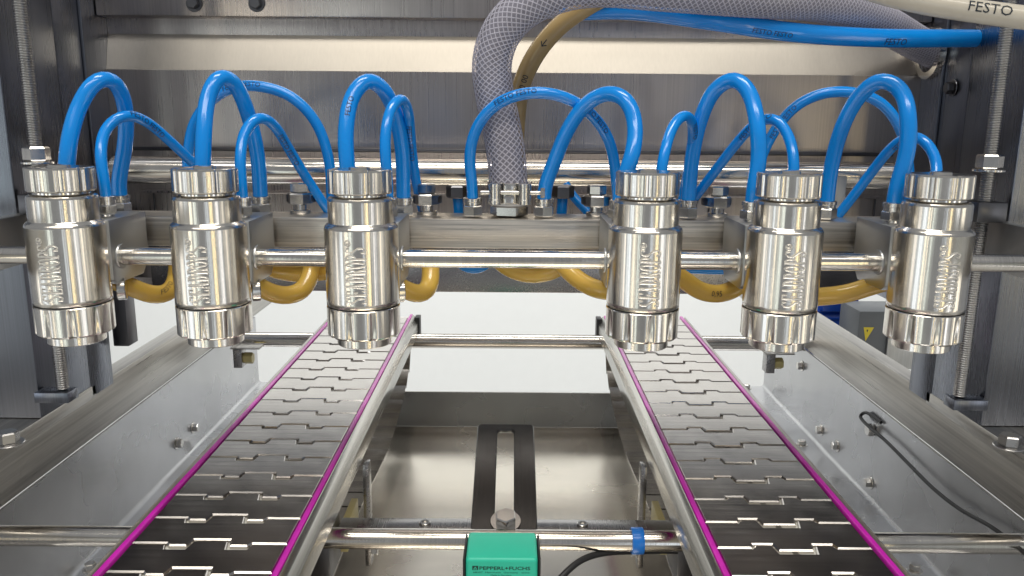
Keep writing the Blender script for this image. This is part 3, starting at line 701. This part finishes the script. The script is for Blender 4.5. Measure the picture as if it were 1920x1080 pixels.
hose('amber printed tube sagging between the fourth and fifth nozzles', RA, [P(1252, 508, .632), P(1280, 522, .640), P(1306, 543, .648), P(1344, 552, .655), P(1382, 540, .662), P(1410, 512, .67)], 'amber', 'product_tube', AG, prints=[('0,95', .48, .0065, (0, -1, .2), 'ink', False)])
hose('amber tube running from the fifth nozzle to the rightmost nozzle', RA, [P(1500, 560, .645), P(1540, 556, .645), P(1585, 552, .645), P(1625, 539, .640), P(1668, 526, .633)], 'amber', 'product_tube', AG)
hose('short blue hose bend showing under the rod left of center', RSM, [P(850, 480, .73), P(866, 502, .73), P(888, 508, .73), P(912, 500, .73), P(925, 478, .73)])
hose('short blue hose showing under the rod between right nozzles', RSM, [P(1270, 503, .74), P(1330, 506, .74), P(1400, 506, .74)])
hose('short blue hose stub under the dark fitting left of the clamp', RMD, [P(858, 368, .735), P(860, 390, .735), P(862, 430, .735)])
hose('short blue hose stub under the dark fitting right of the clamp', RMD, [P(1055, 368, .735), P(1053, 390, .735), P(1052, 430, .735)])
hose('thin dark blue hose behind the bar right of the clamp', RSM, [P(1060, 345, .76), P(1075, 370, .755), P(1098, 392, .75), P(1120, 420, .745)])

# clear braided hose
hp = [P(953, 345, .690), P(952, 320, .690), P(944, 255, .692), P(929, 185, .694), P(921, 125, .692), P(936, 66, .686), P(975, 20, .680), P(1035, -12, .676), P(1110, -27, .674), P(1250, -18, .680), P(1400, -6, .70), P(1540, 6, .735), P(1650, 42, .79), P(1722, 82, .842), P(1775, 108, .872)]
hr = 0.0168
path = spline(hp, 0.004)
ch = empty('braided_hose', path[0]); tag(ch, 'clear braided hose curving up from the manifold and off to the right', 'hose')
inv = Matrix.Translation(-path[0])
def CH(o): o.parent = ch; o.matrix_parent_inverse = inv; return o
v, f = tube_vf(path, hr, 36); CH(mesh('hose_wall', v, f[:-2], 'clear', None, True, 60))
v, f = tube_vf(path, hr*0.78, 28); CH(mesh('hose_core', v, f, 'core', None, True, 60))
T, N, L = frames(path); vv = []; ff = []
NS = 18; rb = hr*0.95; tw = 2*PI/0.088
for sgn in (-1, 1):
    for k in range(NS):
        st = []
        for i, p in enumerate(path):
            for sub in ((0, .5) if i < len(path)-1 else (0,)):
                j = min(i+1, len(path)-1)
                pp = p.lerp(path[j], sub); nn = N[i].lerp(N[j], sub).normalized(); t = T[i].lerp(T[j], sub).normalized(); s = L[i]*(1-sub)+L[j]*sub
                a = 2*PI*k/NS+sgn*tw*s; b_ = t.cross(nn)
                st.append(((pp, nn*math.cos(a)+b_*math.sin(a), t, a)))
        base = len(vv)
        for (pp, d, t, a) in st:
            e = t.cross(d)
            rr = rb+(0.0002 if sgn > 0 else 0)
            for (du, dv) in ((0.0003, 0), (0, .00045), (-.0003, 0), (0, -.00045)):
                vv.append(pp+d*(rr+du)+(e*math.cos(.6)-t*sgn*math.sin(.6))*dv)
        for i in range(len(st)-1):
            for q_ in range(4):
                q2 = (q_+1) % 4; ff.append((base+i*4+q_, base+i*4+q2, base+i*4+4+q2, base+i*4+4+q_))
CH(mesh('braid', vv, ff, 'braid', None, True, 80))
# hose clamp
cz = P(956, 362, .675).z; cx = P(955, 362, .69).x; cy = 0.690
cl = empty('hose_clamp', (cx, cy, cz)); tag(cl, 'heavy bolted steel clamp at the foot of the clear hose', 'hose clamp')
lathe('band', [(hr+.0004, -.009), (hr+.0022, -.009), (hr+.0022, .0085), (hr+.0004, .0085)], 'fit', cl, 48)
for dx in (-0.0118, 0.0128):
    lathe('trunnion', [(0.0050, -.0090), (0.0056, -.0086), (0.0056, -.0048), (0.0053, -.0046), (0.0053, .0052), (0.0056, .0054), (0.0056, .0082), (0.0050, .0087)], 'fit', cl, 32, (dx, -hr-.0055, 0))
rod('clamp_bolt', (-0.024, -hr-.0062, 0.001), (0.026, -hr-.0062, 0.001), 0.0018, 'fit', cl, 16, .0003)
hexnut('bolt_head', 0.0042, 0.0036, 'fit', cl, (0.026, -hr-.0062, 0.001), (1, 0, 0))
box('bridge', (-0.0042, -hr-.0062, 0.0026), (0.0048, -hr-.001, 0.0086), 'fit', cl); box('bridge', (-0.0042, -hr-.0062, -0.0088), (0.0046, -hr-.001, -0.0018), 'fit', cl)
hexnut('hose_tail', 0.0165, 0.0090, 'fit', cl, (0, 0, MT-cz+.0008), None, phase=.35)
lathe('hose_stub', [(hr-.001, MT-cz+.0100), (hr, MT-cz+.0105), (hr, -.009)], 'braid', cl, 40)

# ------------------------------------------------------------------ sensor and its bracket
sx = P(942, 1000, .63).x
fb = empty('flat_mounting_bar', (0, .66, RZ)); tag(fb, 'flat dark steel strip with screws behind the near cross rod', 'mounting bar')
box('strip', (-0.155, 0.0, -0.007), (0.150, 0.020, 0.0005), 'bracket', fb)
for x in (797, 1092):
    q = P(x, 992, .67); lathe('screw', [(0.0052, 0), (0.0052, .0016), (0.0044, .0022), (0.003, .0022), (0.0028, .0010)], 'fit', fb, 24, (q.x, 0.009, 0.0005))
sb = empty('sensor_bracket', (sx, .645, RZ+.012)); tag(sb, 'dark slotted steel plate standing up behind the teal sensor', 'bracket')
pn = P(945, 990, .650); pf = P(945, 795, 0.795)
# slotted plate, in its own plane then tilted
Lp = (pf-pn).length; wv = 0.0296
bm = bmesh.new()
def rounded(x0, x1, y0, y1, r, n=5):
    pts = []
    for (cx_, cy_, a0) in ((x1-r, y1-r, 0), (x0+r, y1-r, 90), (x0+r, y0+r, 180), (x1-r, y0+r, 270)):
        for i in range(n+1):
            a = math.radians(a0+90*i/n); pts.append((cx_+r*math.cos(a), cy_+r*math.sin(a)))
    return pts
outer = rounded(-wv, wv, -0.02, Lp, .004); inner_ = rounded(-0.0086, 0.0086, 0.004, Lp-.010, .004)
nO = len(outer); th = 0.004
vs = [(x, y, 0) for x, y in outer]+[(x, y, 0) for x, y in inner_]+[(x, y, -th) for x, y in outer]+[(x, y, -th) for x, y in inner_]
fs = []
for i in range(nO):
    j = (i+1) % nO
    fs += [(i, j, nO+j, nO+i), (2*nO+j, 2*nO+i, 3*nO+i, 3*nO+j), (j, i, 2*nO+i, 2*nO+j), (nO+i, nO+j, 3*nO+j, 3*nO+i)]
dirv = (pf-pn).normalized(); rx = math.atan2(dirv.z, dirv.y)
pl = mesh('slotted_plate', vs, fs, 'plate', sb, True, 30)
pl.location = pn-Vector(sb.location); pl.rotation_euler = (rx, 0, 0); pl.modifiers.new('b', 'BEVEL').width = 0.0012
nrm = Vector((0, -math.sin(rx), math.cos(rx)))
bp_ = P(948, 984, .658); bp_ = bp_-nrm*(bp_-pn).dot(nrm)
bl = bp_-Vector(sb.location)
lathe('washer', [(0.0135, 0), (0.0138, .0004), (0.0135, .0014)], 'fit', sb, 36, bl+nrm*.0003, nrm)
hexnut('bolt', 0.0098, 0.0075, 'fit', sb, bl+nrm*.0016, nrm, phase=0.06)
# sensor body
zt = P(942, 994, .634).z; yf = PZ(942, 1052, zt-.002).y
sn = empty('proximity_sensor', (sx, yf, zt-.05)); tag(sn, 'teal green box sensor with printed label at bottom centre', 'sensor')
zs = .05
bm = bmesh.new(); bmesh.ops.create_cube(bm, size=1); wS = 0.0292
for v in bm.verts: v.co = Vector((v.co.x*2*wS, 0 if v.co.y < 0 else 0.632-yf, 0 if v.co.z < 0 else zs))
bmesh.ops.bevel(bm, geom=bm.edges[:], offset=0.0032, segments=5, affect='EDGES', profile=0.5)
from_bm('housing', bm, 'teal', sn, True, 60)
box('side_clip', (-wS-.0026, 0.004, 0.002), (-wS-.0006, 0.045, zs-.003), 'black', sn); box('side_clip', (wS+.0006, 0.004, 0.002), (wS+.0026, 0.045, zs-.003), 'black', sn)
def flat_text(txt, x, z, size, mat, width=None, bold=0.0, name='printing'):
    v, f = text_vf(txt, bold); w = max(p[0] for p in v); sc = size if not width else width/w
    return mesh(name, [(x+p[0]*sc, -0.00012, z+p[1]*size) for p in v], f, mat, sn)
flat_text('PEPPERL+FUCHS', -0.0183, zs-.0098, .0042, 'inkgreen', 0.0415, 0.02)
mesh('logo', [(-0.0238, -.00012, zs-.0101), (-0.0190, -.00012, zs-.0101), (-0.0190, -.00012, zs-.0064), (-0.0238, -.00012, zs-.0064)], [(0, 1, 2, 3)], 'inkgreen', sn)
mesh('logo_mark', [(-0.0231, -.0002, zs-.0096), (-0.0197, -.0002, zs-.0096), (-0.0214, -.0002, zs-.0069), (-0.0222, -.0002, zs-.0092), (-0.0206, -.0002, zs-.0092), (-0.0214, -.0002, zs-.0080)], [(0, 1, 4, 3), (1, 2, 5, 4), (2, 0, 3, 5)], 'teal', sn)
flat_text('68307  Mannheim  Germany   www', -0.0232, zs-.0128, .0019, 'inkgreen', 0.046)
flat_text('Made in Germany', -0.009, zs-.0152, .0018, 'inkgreen', 0.017)
flat_text('UC 17-47-47-XI', -0.0238, zs-.0200, .0036, 'inkgreen', 0.030)
# blue clip on the rod
q = P(1198, 1010, .634)
bc = lathe('rod_clip', [(0.0091, -.0052), (0.0112, -.0052), (0.0116, -.0046), (0.0116, .0046), (0.0112, .0052), (0.0091, .0052)], 'clip', None, 40, (0, 0, 0), (1, 0, 0))
bc.location = (q.x, .643, RZ); tag(bc, 'bright blue plastic clip ring around the near cross rod', 'clip')
# cables
cb, _ = tube('sensor_cable', [P(1010, 1130, .60), P(1050, 1085, .61), P(1085, 1052, .625), P(1130, 1037, .64), P(1190, 1034, .65), P(1290, 1036, .66), P(1330, 1060, .66)], 0.0028, 'black'); tag(cb, 'black cable curving under the near rod right of the sensor', 'cable')
pth = [PX(x, y, X*0.4525/0.428) for x, y, X in ((1652, 792, .426), (1620, 772, .4235), (1611, 779, .4215), (1624, 795, .420), (1660, 826, .420), (1700, 866, .420), (1750, 916, .419), (1800, 955, .418), (1862, 990, .418), (1925, 1040, .418))]
cb, _ = tube('wall_cable', pth, 0.0020, 'black'); tag(cb, 'thin black cable looped along the right tray wall', 'cable')
q = PX(1638, 806, .4525)
lathe('cable_gland', hex_prof(0.008, .008), 'fit', cb, 6, (0.4520, q.y, q.z), (-1, 0, 0), sharp=20)
# slotted mouth of the tray wall where the cable comes in
# ------------------------------------------------------------------ background machinery at right
gb = empty('control_box', P(1640, 640, 1.30)); tag(gb, 'grey control box with yellow warning triangle behind the right rail', 'control box')
o0 = Vector(gb.location)
def at(x, y, Y): return P(x, y, Y)-o0
a, c = at(1612, 588, 1.30), at(1656, 690, 1.30)
box('cabinet', (a.x, 0, c.z), (c.x+.05, .08, a.z+.004), 'greybox', gb, .002)
box('cover_frame', (c.x, -.006, c.z), (c.x+.06, -.0005, a.z+.02), 'block', gb, .001)
w = at(1620, 614, 1.298); w2 = at(1637, 640, 1.298)
mesh('warning_triangle', [(w.x, -.0008, w.z), (w2.x, -.0008, w.z), ((w.x*.7+w2.x*.3), -.0008, w2.z)], [(0, 1, 2)], 'yellow', gb)
mesh('warning_mark', [(w.x+.005, -.0012, w.z-.004), (w.x+.008, -.0012, w.z-.004), (w.x+.0065, -.0012, w.z-.009)], [(0, 1, 2)], 'ink', gb)
mt = empty('drive_motor', P(1556, 606, 1.45)); tag(mt, 'glossy blue drive motor partly hidden behind the right rail', 'motor')
lathe('motor_body', [(0.05, 0), (0.056, .004), (0.056, .10), (0.05, .105)], 'motor', mt, 40, (-.055, .02, -.01), (1, 0, 0))
for k in range(7):
    a = PI*(0.75+0.5*k/6); box('fin', (-.045, .02+.0565*math.cos(a)-.004, -.012-.0565*math.sin(a)-.0015), (.045, .02+.0565*math.cos(a)+.003, -.012-.0565*math.sin(a)+.0015), 'motor', mt, .0005)
box('terminal_box', (-.03, -.035, .03), (.035, .03, .075), 'motor', mt, .003)
